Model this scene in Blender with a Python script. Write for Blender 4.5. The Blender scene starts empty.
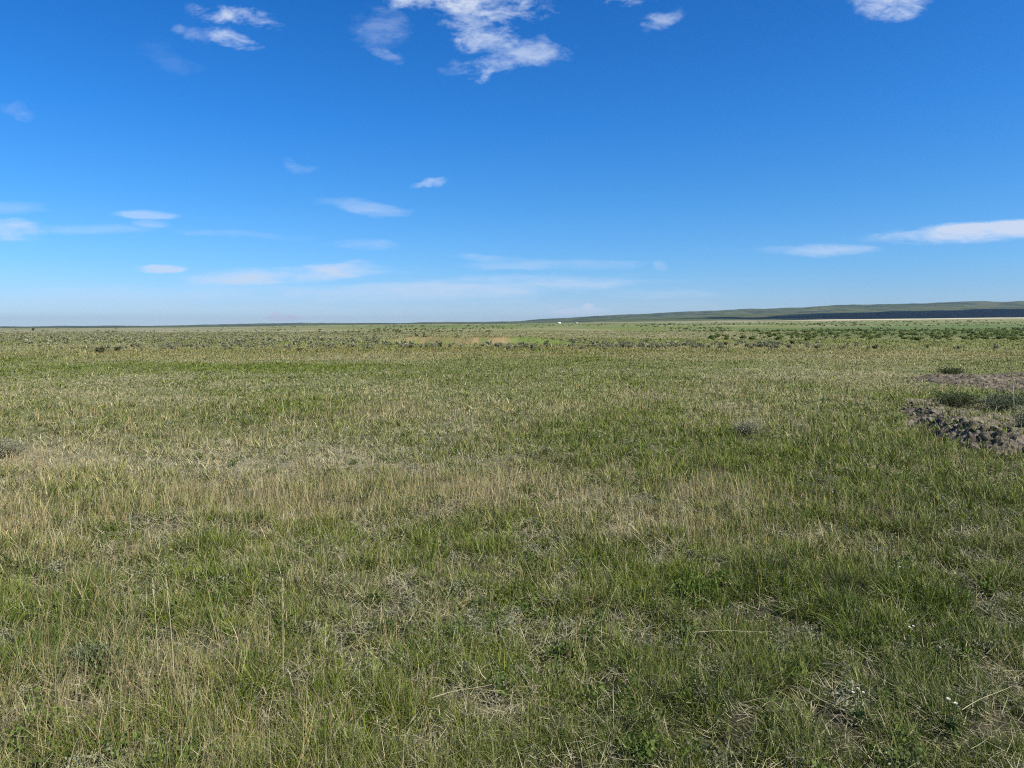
import bpy, math, random
import numpy as np

random.seed(7)
R = np.random.default_rng(11)
PI = math.pi
EYE = 1.65            # height of the camera above the meadow
F = 750.0             # focal length in picture widths * 1024
HY = 328.0            # picture row of the true horizon

S = bpy.context.scene
COL = S.collection

# ------------------------------------------------------------------ helpers
def tag(o, label=None, cat=None, group=None, kind=None):
    if label: o['label'] = label
    if cat: o['category'] = cat
    if group: o['group'] = group
    if kind: o['kind'] = kind
    return o

def empty(name, loc, rz=0.0, label=None, cat=None, group=None):
    o = bpy.data.objects.new(name, None)
    COL.objects.link(o)
    o.location = loc
    o.rotation_euler = (0, 0, rz)
    o.empty_display_size = 0.2
    return tag(o, label, cat, group)

def mesh_obj(name, verts, loop_idx, loop_start, mat=None, col=None, smooth=False, parent=None):
    """One mesh object from flat numpy arrays (fast path)."""
    verts = np.ascontiguousarray(verts, dtype=np.float32)
    me = bpy.data.meshes.new(name)
    nv, nl, nf = len(verts), len(loop_idx), len(loop_start)
    me.vertices.add(nv); me.vertices.foreach_set('co', verts.ravel())
    me.loops.add(nl); me.loops.foreach_set('vertex_index', np.ascontiguousarray(loop_idx, dtype=np.int32))
    me.polygons.add(nf); me.polygons.foreach_set('loop_start', np.ascontiguousarray(loop_start, dtype=np.int32))
    if smooth:
        me.polygons.foreach_set('use_smooth', np.ones(nf, dtype=bool))
    me.update(calc_edges=True)
    if col is not None:
        a = me.color_attributes.new('tint', 'FLOAT_COLOR', 'POINT')
        c = np.ones((nv, 4), dtype=np.float32); c[:, :3] = col
        a.data.foreach_set('color', c.ravel())
    if mat: me.materials.append(mat)
    o = bpy.data.objects.new(name, me)
    COL.objects.link(o)
    if parent: o.parent = parent
    return o

def grid_faces(n, m, wrap=False):
    """quads of an n x m vertex grid (row-major), optionally wrapping along m"""
    i = np.arange(n - 1)[:, None]
    j = np.arange(m if wrap else m - 1)[None, :]
    j2 = (j + 1) % m
    q = np.stack([i * m + j, i * m + j2, (i + 1) * m + j2, (i + 1) * m + j], -1).reshape(-1, 4)
    return q

def quads(q):
    return q.ravel(), np.arange(len(q)) * 4

def tris(t):
    return t.ravel(), np.arange(len(t)) * 3

# ---- lattice value noise -------------------------------------------------
_perm = np.random.default_rng(5).random(1 << 16).astype(np.float32)
def _h(ix, iy, seed):
    k = (ix.astype(np.int64) * 73856093) ^ (iy.astype(np.int64) * 19349663) ^ (seed * 83492791)
    k = (k ^ (k >> 13)) * 1274126177
    return _perm[(k ^ (k >> 16)) & 0xFFFF]
def vnoise(x, y, seed=0):
    fx, fy = np.floor(x), np.floor(y)
    tx, ty = x - fx, y - fy
    tx = tx * tx * tx * (tx * (tx * 6 - 15) + 10); ty = ty * ty * ty * (ty * (ty * 6 - 15) + 10)
    a = _h(fx, fy, seed); b = _h(fx + 1, fy, seed); c = _h(fx, fy + 1, seed); d = _h(fx + 1, fy + 1, seed)
    return (a + (b - a) * tx) * (1 - ty) + (c + (d - c) * tx) * ty
def fbm(x, y, seed=0, oct=4, gain=0.5):
    s, a, t = 0.0, 1.0, 0.0
    for k in range(oct):
        c, sn = math.cos(0.6 * k + 0.3), math.sin(0.6 * k + 0.3)
        s = s + a * vnoise((x * c - y * sn) * 2 ** k + 17.3 * k, (x * sn + y * c) * 2 ** k - 9.1 * k, seed + k)
        t += a; a *= gain
    return s / t
def sstep(a, b, x):
    t = np.clip((x - a) / (b - a), 0, 1)
    return t * t * (3 - 2 * t)

# ------------------------------------------------------------------ the lie of the land
PXC = np.array([-300, 0, 170, 240, 300, 340, 440, 510, 540, 600, 680, 740, 850, 1024, 1400], float)
# rows: distance, then the height in metres over the meadow, by bearing
def _hh(Y, py): return EYE - (np.array(py, float) - HY) / F * Y
_rows = [
 (0,     np.zeros(len(PXC))),
 (110,   np.zeros(len(PXC))),
 (300,   np.array([0, 0, 0, 0.05, 0.1, 0.15, 0.3, 0.4, 0.4, 0.45, 0.5, 0.6, 0.85, 1.3, 1.6])),
 (700,   _hh(700,  [329.5, 329.5, 329.3, 328.9, 328.4, 328.0, 327.6, 327.3, 327.1, 326.7, 326.2, 325.7, 324.9, 323.6, 322])),
 (2000,  _hh(2000, [328.6, 328.6, 328.0, 327.2, 326.2, 325.7, 325.0, 324.6, 324.4, 323.9, 323.2, 322.4, 321.2, 319.6, 318])),
 (3000,  _hh(3000, [328.3, 328.3, 327.6, 326.7, 325.6, 325.0, 324.3, 323.8, 323.4, 322.4, 321.2, 320.2, 318.6, 316.6, 315])),
 (6000,  _hh(6000, [328.4, 328.4, 327.6, 326.4, 325.2, 324.4, 323.6, 322.8, 321.8, 319.2, 316.8, 315.0, 311.6, 307.6, 305])),
 (8000,  _hh(8000, [328.6, 328.4, 327.4, 326.2, 325.2, 324.3, 323.0, 321.6, 319.4, 315.8, 312.0, 309.0, 304.8, 300.6, 298])),
 (11000, _hh(11000,[326.6, 326.4, 325.6, 323.8, 322.9, 323.0, 322.8, 322.4, 321.4, 319.0, 316, 314, 311, 308, 306])),
 (16000, _hh(16000,[330, 330, 330, 330, 330, 330, 330, 330, 328, 326, 324, 322, 320, 318, 316])),
]
RY = np.array([r[0] for r in _rows], float)
RH = np.array([r[1] for r in _rows], float)

def base_h(x, y):
    x = np.asarray(x, float); y = np.asarray(y, float)
    r = np.hypot(x, y)
    yy = np.where(y > 0.70 * r, y, 0.70 * r)              # bearing is clamped outside the front quarter
    px = np.clip(512 + F * np.clip(x / np.maximum(yy, 1e-3), -1.2, 1.2), -300, 1400)
    px = np.where((y < 0), np.where(x > 0, 1400, -300), px)
    k = np.clip(np.searchsorted(RY, yy, 'right') - 1, 0, len(RY) - 2)
    t = np.clip((yy - RY[k]) / (RY[k + 1] - RY[k]), 0, 1)
    j = np.clip(np.searchsorted(PXC, px, 'right') - 1, 0, len(PXC) - 2)
    u = (px - PXC[j]) / (PXC[j + 1] - PXC[j])
    u = u * u * (3 - 2 * u) * 0.5 + u * 0.5
    a = RH[k, j] * (1 - u) + RH[k, j + 1] * u
    b = RH[k + 1, j] * (1 - u) + RH[k + 1, j + 1] * u
    h = a * (1 - t) + b * t
    # broad swells and hummocks
    h = h + sstep(60, 400, r) * (fbm(x / 90, y / 90, 31, 3) - 0.5) * np.clip(r / 500, 0, 1.2) * 0.9
    h = h + sstep(2500, 5000, r) * (fbm(x / 600, y / 900, 41, 5, .55) - 0.5) * 46 * np.clip((px + 100) / 900, 0.7, 1)
    return h

# eroded bank at the right: its foot line x(y) and crest height
_by = np.array([9.2, 9.75, 10.1, 10.6, 11.6, 13.0, 14.7, 16.0, 17.5])
_bx = np.array([7.3, 6.62, 6.30, 6.28, 6.50, 7.00, 7.62, 8.30, 9.3])
_bh = np.array([0.0, 0.07, 0.20, 0.24, 0.20, 0.14, 0.08, 0.04, 0.0])
def bank_s(x, y):
    return x - np.interp(y, _by, _bx) + (fbm(x * 1.1, y * 1.1, 77, 3) - 0.5) * 0.5
def bank_h(x, y):
    s = bank_s(x, y)
    H = np.interp(y, _by, _bh)
    return H * sstep(-0.02, 0.42, s) * (1 - 0.75 * sstep(0.7, 3.5, s))
# low bare mound farther back on the right
def mound_h(x, y):
    d = np.hypot((x - 15.6) / 2.8, (y - 20.8) / 5.2) + (fbm(x * 0.7, y * 0.7, 81, 3) - 0.5) * 0.7
    return 0.17 * (1 - sstep(0.45, 1.1, d))
# reddish cut bank beyond the sagebrush
def cut_h(x, y):
    foot = 76 + 1.6 * np.sin(x * 0.55) + (fbm(x * 0.25, y * 0.02, 91, 3) - 0.5) * 4
    s = y - foot
    along = sstep(-15.5, -11.0, x) * (1 - sstep(1.5, 8.0, x))
    return 0.66 * along * sstep(0, 1.6, s) * (1 - sstep(7, 22, s))

def ground_h(x, y):
    x = np.asarray(x, float); y = np.asarray(y, float)
    r = np.hypot(x, y)
    near = 1 - sstep(60, 160, r)
    h = base_h(x, y)
    h = h + near * ((fbm(x * 0.35, y * 0.35, 3, 2) - 0.5) * 0.10 + (fbm(x * 1.7, y * 1.7, 9, 2) - 0.5) * 0.10 + (fbm(x * 4.1, y * 4.1, 13, 2) - 0.5) * 0.05 * (1 - sstep(15, 30, r)))
    return h + bank_h(x, y) + mound_h(x, y) + cut_h(x, y)

def at(px, py, lift=0.0):
    """the ground point seen at a picture position of the photograph"""
    Y = EYE * F / max(py - HY, 0.5)
    for _ in range(12):
        x = (px - 512) / F * Y
        h = float(ground_h(np.array([x]), np.array([Y]))[0])
        Y = 0.5 * Y + 0.5 * (EYE - h) * F / max(py - HY, 0.5)
    x = (px - 512) / F * Y
    return (x, Y, float(ground_h(np.array([x]), np.array([Y]))[0]) + lift)

# ------------------------------------------------------------------ plant communities: how green, dry, grey each spot is
# (bearing px, row, half widths, kind, weight): broad patches read from the photograph, laid on the ground
PATCH = [
 ('lush', 900, 480, 190, 42, 1.0), ('lush', 600, 440, 130, 13, 1.0), ('lush', 800, 446, 130, 13, 1.0), ('dry', 120, 560, 220, 90, .6), ('dry', 420, 620, 160, 80, .4), ('dry', 330, 500, 160, 50, .4), ('dry', 20, 510, 60, 40, .5), ('lush', 690, 575, 40, 30, .7),
 ('lush', 190, 412, 210, 16, 0.45), ('lush', 20, 402, 60, 14, .5), ('lush', 340, 410, 60, 14, .5), ('lush', 220, 600, 40, 30, .6), ('lush', 30, 650, 50, 40, .5),
 ('lush', 250, 368, 160, 4, .7), ('lush', 600, 380, 130, 12, .35), ('lush', 900, 620, 160, 60, .5), ('lush', 420, 560, 70, 30, .3), ('lush', 860, 730, 160, 60, .35),
 ('dry', 130, 705, 70, 60, .75), ('dry', 270, 700, 90, 70, .22), ('dry', 505, 478, 45, 24, .55), ('dry', 30, 520, 60, 40, .55), ('lush', 520, 690, 200, 70, .22), ('lush', 340, 740, 90, 40, .2), ('lush', 60, 600, 90, 40, .2),
 ('dry', 420, 500, 120, 40, .3), ('dry', 840, 372, 130, 12, .8), ('dry', 780, 355, 230, 6, .6), ('dry', 300, 357, 300, 5, .7), ('dry', 60, 365, 90, 8, .4),
 ('dry', 880, 360, 70, 8, .5), ('dry', 640, 395, 70, 8, .35), ('dry', 700, 530, 60, 22, .45), ('dry', 180, 490, 130, 30, .25), ('dry', 480, 450, 50, 20, .4),
 ('dead', 220, 462, 200, 22, 1.25), ('dead', 420, 470, 90, 14, .5), ('dead', 40, 462, 60, 18, .6), ('dead', 430, 430, 60, 14, .5), ('dead', 710, 412, 60, 14, .6), ('dead', 660, 540, 90, 30, .55),
 ('dead', 790, 540, 60, 30, .3), ('dead', 90, 712, 30, 26, .8), ('dead', 480, 705, 60, 30, .45), ('dead', 620, 500, 120, 20, .35), ('dead', 720, 570, 22, 9, .9),
 ('dead', 250, 382, 140, 8, .25), ('dead', 600, 460, 60, 20, .2), ('dead', 300, 540, 150, 35, .35), ('dead', 640, 700, 50, 60, .3),
]
FW = {'lush': .95, 'dry': .42, 'dead': .85}
def to_px(x, y):
    yy = np.maximum(y, 0.5)
    return 512 + F * x / yy, HY + EYE * F / yy
def fields(x, y):
    px, py = to_px(x, y)
    n1 = fbm(x * 0.55, y * 0.55, 101, 4); n2 = fbm(x * 0.45, y * 0.45, 202, 4); n3 = fbm(x * 0.6, y * 0.6, 303, 4)
    b1 = fbm(x * 0.11, y * 0.11, 404, 3); b2 = fbm(x * 0.09, y * 0.09, 505, 3)
    f1 = fbm(x * 2.1, y * 2.1, 111, 3) - .5; f2 = fbm(x * 2.4, y * 2.4, 222, 3) - .5; f3 = fbm(x * 2.2, y * 2.2, 333, 3) - .5
    out = {'lush': (n1 - 0.47) * 1.2 + (b1 - 0.5) * 1.5 + f1 * .9, 'dry': (n2 - 0.5) * 0.9 + (b2 - 0.5) * 1.0 + f2 * .8, 'dead': (n3 - 0.53) * .7 + (fbm(x * .13 + 40, y * .10, 606, 3) - .5) * 1.1 + f3 * .6}
    for kind, cx, cy, sx, sy, w in PATCH:
        out[kind] = out[kind] + w * FW[kind] * np.exp(-((px - cx) / sx) ** 2 - ((py - cy) / sy) ** 2)
    lush = np.clip(0.24 + out['lush'], 0, 1); dry = np.clip(0.15 + out['dry'], 0, 1); dead = np.clip(0.14 + out['dead'], 0, 1)
    return lush, dry, dead
def deep(x, y):
    '''patches where more of the blades are a darker green'''
    px, py = to_px(x, y)
    d = .30 * sstep(.5, .68, fbm(x * .5, y * .5, 707, 3))
    for cx, cy, sx, sy, w in ((930, 700, 190, 110, .75), (640, 740, 160, 60, .45), (430, 590, 60, 40, .35), (960, 520, 110, 60, .45), (780, 610, 90, 40, .4), (60, 655, 80, 26, .35), (650, 640, 80, 40, .3), (300, 600, 60, 30, .25)):
        d = d + w * np.exp(-((px - cx) / sx) ** 2 - ((py - cy) / sy) ** 2)
    return np.clip(d, 0, 1)
def soil_mask(x, y):
    """1 where the ground is bare earth"""
    s = bank_s(x, y)
    inside = (y > 9.4) & (y < 17.2)
    m = sstep(-0.10, 0.05, s) * (1 - sstep(1.6, 3.2, s + (fbm(x * 0.9, y * 0.9, 55, 3) - .5) * 2.0)) * inside
    d = np.hypot((x - 15.6) / 2.8, (y - 20.8) / 5.2) + (fbm(x * 0.7, y * 0.7, 81, 3) - 0.5) * 0.9
    m = np.maximum(m, 1 - sstep(0.85, 1.15, d))
    return m

# ------------------------------------------------------------------ materials
def new_mat(name):
    m = bpy.data.materials.new(name); m.use_nodes = True
    nt = m.node_tree
    for n in list(nt.nodes): nt.nodes.remove(n)
    out = nt.nodes.new('ShaderNodeOutputMaterial')
    return m, nt, out

def leaf_mat(name, trans=0.35, rough=0.55, spec=0.25, color=None, noise=0.0):
    """blade / leaf: colour from the plant's own tint, thin enough to let light through"""
    m, nt, out = new_mat(name)
    N, L = nt.nodes.new, nt.links.new
    if color is None:
        a = N('ShaderNodeAttribute'); a.attribute_name = 'tint'; src = a.outputs['Color']
    else:
        tc = N('ShaderNodeTexCoord'); no = N('ShaderNodeTexNoise'); no.inputs['Scale'].default_value = 9
        L(tc.outputs['Object'], no.inputs['Vector'])
        rp = N('ShaderNodeValToRGB')
        c0, c1 = color
        rp.color_ramp.elements[0].position = 0.35; rp.color_ramp.elements[0].color = (*c0, 1)
        rp.color_ramp.elements[1].position = 0.65; rp.color_ramp.elements[1].color = (*c1, 1)
        L(no.outputs['Fac'], rp.inputs['Fac']); src = rp.outputs['Color']
    p = N('ShaderNodeBsdfPrincipled'); p.inputs['Roughness'].default_value = rough
    p.inputs['Specular IOR Level'].default_value = spec
    L(src, p.inputs['Base Color'])
    if trans > 0:
        t = N('ShaderNodeBsdfTranslucent'); L(src, t.inputs['Color'])
        mx = N('ShaderNodeMixShader'); mx.inputs['Fac'].default_value = trans
        L(p.outputs[0], mx.inputs[1]); L(t.outputs[0], mx.inputs[2]); L(mx.outputs[0], out.inputs['Surface'])
    else:
        L(p.outputs[0], out.inputs['Surface'])
    return m

def ground_mat(name, s1=9.0, s2=60.0, amt=0.5, bump=0.02, bscale=30.0, rough=0.95):
    """earth: the place's own colour, broken up by two sizes of noise"""
    m, nt, out = new_mat(name)
    N, L = nt.nodes.new, nt.links.new
    a = N('ShaderNodeAttribute'); a.attribute_name = 'tint'
    tc = N('ShaderNodeTexCoord')
    n1 = N('ShaderNodeTexNoise'); n1.inputs['Scale'].default_value = s1; n1.inputs['Detail'].default_value = 6; n1.inputs['Roughness'].default_value = 0.65
    n2 = N('ShaderNodeTexNoise'); n2.inputs['Scale'].default_value = s2; n2.inputs['Detail'].default_value = 5
    L(tc.outputs['Object'], n1.inputs['Vector']); L(tc.outputs['Object'], n2.inputs['Vector'])
    ad = N('ShaderNodeMath'); ad.operation = 'ADD'; L(n1.outputs['Fac'], ad.inputs[0]); L(n2.outputs['Fac'], ad.inputs[1])
    mr = N('ShaderNodeMapRange'); mr.inputs['From Min'].default_value = 0.65; mr.inputs['From Max'].default_value = 1.35
    mr.inputs['To Min'].default_value = 1 - amt; mr.inputs['To Max'].default_value = 1 + amt
    L(ad.outputs[0], mr.inputs['Value'])
    mul = N('ShaderNodeVectorMath'); mul.operation = 'SCALE'; L(a.outputs['Color'], mul.inputs[0]); L(mr.outputs['Result'], mul.inputs['Scale'])
    p = N('ShaderNodeBsdfPrincipled'); p.inputs['Roughness'].default_value = rough; p.inputs['Specular IOR Level'].default_value = 0.1
    L(mul.outputs[0], p.inputs['Base Color'])
    nb = N('ShaderNodeTexNoise'); nb.inputs['Scale'].default_value = bscale; nb.inputs['Detail'].default_value = 8
    L(tc.outputs['Object'], nb.inputs['Vector'])
    b = N('ShaderNodeBump'); b.inputs['Distance'].default_value = bump; b.inputs['Strength'].default_value = 0.8
    L(nb.outputs['Fac'], b.inputs['Height']); L(b.outputs[0], p.inputs['Normal'])
    L(p.outputs[0], out.inputs['Surface'])
    return m

M_blade = leaf_mat('grass_blade', 0.20, 0.55, 0.12)
M_dry = leaf_mat('dry_blade', 0.22, 0.65, 0.08)
M_leaf = leaf_mat('shrub_leaf', 0.32, 0.7, 0.15)
M_twig = leaf_mat('twig_bark', 0.0, 0.9, 0.1, ((0.13, 0.11, 0.09), (0.24, 0.21, 0.17)))
M_stalk = leaf_mat('dry_stalk', 0.1, 0.6, 0.25, ((0.34, 0.30, 0.16), (0.46, 0.42, 0.26)))
M_petal = leaf_mat('white_petal', 0.3, 0.6, 0.2, ((0.58, 0.58, 0.54), (0.74, 0.74, 0.71)))
M_pollen = leaf_mat('flower_centre', 0.0, 0.8, 0.1, ((0.45, 0.34, 0.05), (0.6, 0.5, 0.1)))
M_stem = leaf_mat('green_stem', 0.1, 0.6, 0.2, ((0.06, 0.09, 0.03), (0.11, 0.15, 0.05)))
M_stone = leaf_mat('pale_stone', 0.0, 0.85, 0.2, ((0.30, 0.285, 0.25), (0.44, 0.42, 0.37)))
M_ground = ground_mat('prairie_soil', 7, 45, 0.45, 0.03, 25)
M_hill = ground_mat('hill_turf', 0.011, 0.05, 0.45, 2.5, 0.02)
M_bank = ground_mat('bare_earth', 5, 38, 0.40, 0.035, 22)

# ------------------------------------------------------------------ the setting: ground and hills
def c3(*c): return np.array(c, float)
C_LUSH, C_MID, C_GREY = c3(.090, .134, .014), c3(.124, .140, .034), c3(.225, .235, .105)
C_STRAW, C_PALE, C_DEAD, C_RED = c3(.34, .285, .130), c3(.43, .39, .235), c3(.34, .315, .215), c3(.30, .22, .10)

def mix(a, b, t):
    t = np.asarray(t)[..., None]
    return a * (1 - t) + b * t

def ground_tint(x, y):
    r = np.hypot(x, y); px, py = to_px(x, y)
    lush, dry, dead = fields(x, y)
    near = mix(np.broadcast_to(c3(.040, .036, .022), x.shape + (3,)), c3(.14, .125, .08), np.clip(dead + .5 * dry, 0, 1))
    n = fbm(x / 26, y / 26, 61, 4); n2 = fbm(x / 70, y / 110, 62, 4); n3 = fbm(x / 260, y / 420, 63, 4)
    far = mix(np.broadcast_to(c3(.115, .130, .036), x.shape + (3,)), c3(.20, .175, .105), sstep(.42, .66, .5 * n + .5 * n2))
    far = mix(far, c3(.080, .112, .034), sstep(.50, .66, n3) * .8)
    far = mix(far, c3(.205, .180, .115), sstep(.52, .70, fbm(x / 500, y / 160, 64, 3)) * .7)
    # the left plain is greyer with sage, the right belt is greener
    far = mix(far, c3(.165, .160, .105), (1 - sstep(150, 420, px)) * .6)
    far = mix(far, c3(.062, .100, .030), sstep(700, 900, px) * sstep(100, 150, y) * (1 - sstep(420, 700, y)) * .8)
    far = mix(far, c3(.075, .115, .030), np.exp(-((px - 480) / 150) ** 2) * sstep(300, 800, y) * (1 - sstep(1500, 2400, y)) * .5)
    veg = mix(mix(np.broadcast_to(c3(.105, .118, .040), x.shape + (3,)), c3(.070, .105, .016), np.clip(lush, 0, 1)), c3(.215, .200, .125), np.clip(.6 * dry + .9 * dead, 0, 1) * .8)
    near = mix(near, veg, sstep(5, 20, r) * .85)
    c = mix(near, far, sstep(45, 110, r))
    # a pale bare strip at the foot of the hills on the right
    st = sstep(770, 850, px) * np.exp(-((y - 2450 - (px - 900) * 0.4) / 170) ** 2)
    c = mix(c, c3(.40, .35, .25), np.clip(st * 1.1, 0, 1))
    # reddish cut bank
    foot = 76 + 1.6 * np.sin(x * 0.55) + (fbm(x * 0.25, y * 0.02, 91, 3) - 0.5) * 4
    s = y - foot
    face = sstep(-.3, .2, s) * (1 - sstep(1.9, 2.8, s)) * sstep(-13.5, -11, x) * (1 - sstep(-1.0, 1.5, x)) * sstep(.30, .48, fbm(x * .8, y * .3, 93, 3))
    c = mix(c, c3(.205, .145, .082), 0.8 * face * sstep(.36, .58, fbm(x * 2.1, y * .7, 95, 3)))
    grn = sstep(-.3, .2, s) * (1 - sstep(6, 10, s)) * sstep(-1.0, 1.0, x) * (1 - sstep(6.0, 8.5, x))
    c = mix(c, c3(.085, .125, .025), grn * .7)
    c = mix(c, c3(.175, .15, .12), soil_mask(x, y))
    return c

def hill_tint(x, y):
    px, _ = to_px(x, y)
    n = fbm(x / 420, y / 800, 71, 5); n2 = fbm(x / 160, y / 300, 72, 4); n3 = fbm(x / 130, y / 420, 73, 4)
    c = mix(np.broadcast_to(c3(.062, .075, .028), x.shape + (3,)), c3(.044, .060, .020), sstep(.40, .62, n))
    c = mix(c, c3(.084, .084, .040), sstep(.55, .72, n2) * .6)
    c = mix(c, c3(.024, .034, .016), sstep(.48, .66, n3) * .85)                    # scattered juniper and brush
    st = sstep(770, 850, px) * np.exp(-((y - 2450 - (px - 900) * 0.4) / 170) ** 2)
    return mix(c, c3(.40, .35, .25), np.clip(st * 1.1, 0, 1))

SPLIT = 3000.0
# angles: fine in front, coarse behind
th_f = np.linspace(math.radians(-44), math.radians(44), 760)
th_b = np.linspace(math.radians(44), math.radians(316), 110)[1:-1]
th = np.concatenate([th_f, th_b])
def polar(rad):
    rr, tt = np.meshgrid(rad, th, indexing='ij')
    return rr * np.sin(tt), rr * np.cos(tt)
rad = np.concatenate([np.geomspace(0.3, 2.2, 14)[:-1], np.geomspace(2.2, 60, 300)[:-1], np.geomspace(60, SPLIT, 300)])
x, y = polar(rad)
z = ground_h(x, y)
# leave room under the finely modelled bare earth
z = z - 0.05 * sstep(.3, .8, soil_mask(x, y)) * (np.hypot(x, y) < 30)
li, ls = quads(grid_faces(len(rad), len(th), True))
ground = mesh_obj('ground', np.stack([x, y, z], -1).reshape(-1, 3), li, ls, M_ground, ground_tint(x, y).reshape(-1, 3), True)
tag(ground, 'flat prairie floor of dry soil and litter under the grass', 'ground', kind='structure')
rad = np.concatenate([np.geomspace(SPLIT, 9000, 200), np.geomspace(9000, 22000, 40)[1:]])
x, y = polar(rad)
z = base_h(x, y)
li, ls = quads(grid_faces(len(rad), len(th), True))
hills = mesh_obj('hills', np.stack([x, y, z], -1).reshape(-1, 3), li, ls, M_hill, hill_tint(x, y).reshape(-1, 3), True)
tag(hills, 'long low green grey ridge along the horizon rising to the right', 'hills', kind='structure')

# bare, broken earth
def earth_patch(name, x0, x1, y0, y1, step, clod, edge):
    xs = np.arange(x0, x1, step); ys = np.arange(y0, y1, step)
    yy, xx = np.meshgrid(ys, xs, indexing='ij')
    m = soil_mask(xx, yy)
    g = ground_h(xx, yy)
    H = edge(xx, yy)
    # angular clods: cellular bumps of a few sizes
    def cells(sc, seed):
        fx, fy = xx * sc, yy * sc
        ix, iy = np.floor(fx), np.floor(fy)
        best = np.full(xx.shape, 9.0); val = np.zeros(xx.shape)
        for dx in (-1, 0, 1):
            for dy in (-1, 0, 1):
                cx, cy = ix + dx, iy + dy
                px_ = cx + _h(cx, cy, seed); py_ = cy + _h(cx, cy, seed + 1)
                d = np.hypot(fx - px_, fy - py_)
                w = _h(cx, cy, seed + 2)
                val = np.where(d < best, w, val); best = np.minimum(best, d)
        return best, val
    d1, v1 = cells(8.0, 600); d2, v2 = cells(13.5, 610); d3, v3 = cells(26, 620)
    c = (v1 * sstep(.75, .25, d1) * 1.0 + v2 * sstep(.75, .2, d2) * .5 + v3 * sstep(.7, .2, d3) * .22)
    rough = clod * (0.22 + 0.78 * H)
    z = g + rough * (c - .35) + (fbm(xx * 14, yy * 14, 640, 3) - .5) * .018
    z = np.where(m > 0.02, z, g) - 0.10 * (1 - sstep(0.05, 0.5, m))
    tone = fbm(xx * 1.3, yy * 1.3, 650, 4)
    col = mix(np.broadcast_to(c3(.150, .128, .096), xx.shape + (3,)), c3(.092, .078, .060), sstep(.35, .65, tone))
    col = mix(col, c3(.042, .035, .028), np.clip(H * 1.3, 0, 1) * sstep(.25, .6, v1) * .8)             # moist broken clods, with the shade of the bank face painted in
    col = mix(col, c3(.21, .18, .135), sstep(.78, .9, v2) * .4)
    li, ls = quads(grid_faces(len(ys), len(xs)))
    keep = (m > 0.015).reshape(-1)
    q = li.reshape(-1, 4); q = q[keep[q].any(1)]
    used = np.unique(q); remap = np.full(xx.size, -1); remap[used] = np.arange(len(used))
    v = np.stack([xx, yy, z], -1).reshape(-1, 3)[used]
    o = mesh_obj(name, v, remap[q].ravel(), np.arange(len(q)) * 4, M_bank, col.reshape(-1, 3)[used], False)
    return o
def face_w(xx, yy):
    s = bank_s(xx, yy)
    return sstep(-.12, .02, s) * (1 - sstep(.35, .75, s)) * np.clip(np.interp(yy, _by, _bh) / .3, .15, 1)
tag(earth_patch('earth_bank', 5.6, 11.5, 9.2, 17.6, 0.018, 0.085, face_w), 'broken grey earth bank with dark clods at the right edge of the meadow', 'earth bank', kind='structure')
tag(earth_patch('bare_mound', 10.8, 19.5, 15.2, 27.5, 0.035, 0.08, lambda a, b: 0.6 + 0 * a), 'low mound of bare brownish earth behind the broken bank', 'bare mound', kind='structure')

def clods(n):
    '''angular crumbs of earth broken from the bank and lying on and below it'''
    g = np.random.default_rng(66)
    ph = (1 + 5 ** .5) / 2
    B = np.array([(-1, ph, 0), (1, ph, 0), (-1, -ph, 0), (1, -ph, 0), (0, -1, ph), (0, 1, ph), (0, -1, -ph), (0, 1, -ph), (ph, 0, -1), (ph, 0, 1), (-ph, 0, -1), (-ph, 0, 1)], float)
    B /= np.linalg.norm(B[0])
    T = np.array([(0, 11, 5), (0, 5, 1), (0, 1, 7), (0, 7, 10), (0, 10, 11), (1, 5, 9), (5, 11, 4), (11, 10, 2), (10, 7, 6), (7, 1, 8), (3, 9, 4), (3, 4, 2), (3, 2, 6), (3, 6, 8), (3, 8, 9), (4, 9, 5), (2, 4, 11), (6, 2, 10), (8, 6, 7), (9, 8, 1)])
    y = 9.6 + 6.6 * g.random(n) ** 1.25
    x = np.interp(y, _by, _bx) - .06 + np.abs(g.normal(size=n)) * .42
    s = .008 + .045 * g.random(n) ** 4
    m = soil_mask(x, y); k = g.random(n) < .25 + m; x, y, s = x[k], y[k], s[k]; n = len(x)
    V = B[None] * (.65 + .6 * g.random((n, 12, 1))) * s[:, None, None] * (np.array([1, 1, .7]) * (.8 + .4 * g.random((n, 1, 3))))
    a = g.random(n) * 2 * PI; ca, sa = np.cos(a)[:, None], np.sin(a)[:, None]
    V = V * (.45 + 1.1 * g.random((n, 12, 1)))
    W = np.stack([V[..., 0] * ca - V[..., 1] * sa + x[:, None], V[..., 0] * sa + V[..., 1] * ca + y[:, None], V[..., 2] + (ground_h(x, y) + .02 + s * .2)[:, None]], -1)
    t = g.random(n)
    col = mix(np.broadcast_to(c3(.045, .037, .028), (n, 3)), c3(.21, .185, .14), t ** 1.3)
    F_ = (T[None] + 12 * np.arange(n)[:, None, None]).reshape(-1, 3)
    o = mesh_obj('earth_crumbs', W.reshape(-1, 3), *tris(F_), M_bank, np.repeat(col, 12, 0))
    tag(o, 'loose dark and tan crumbs of earth strewn over the broken bank', 'soil crumbs', kind='stuff')
clods(220)

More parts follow.
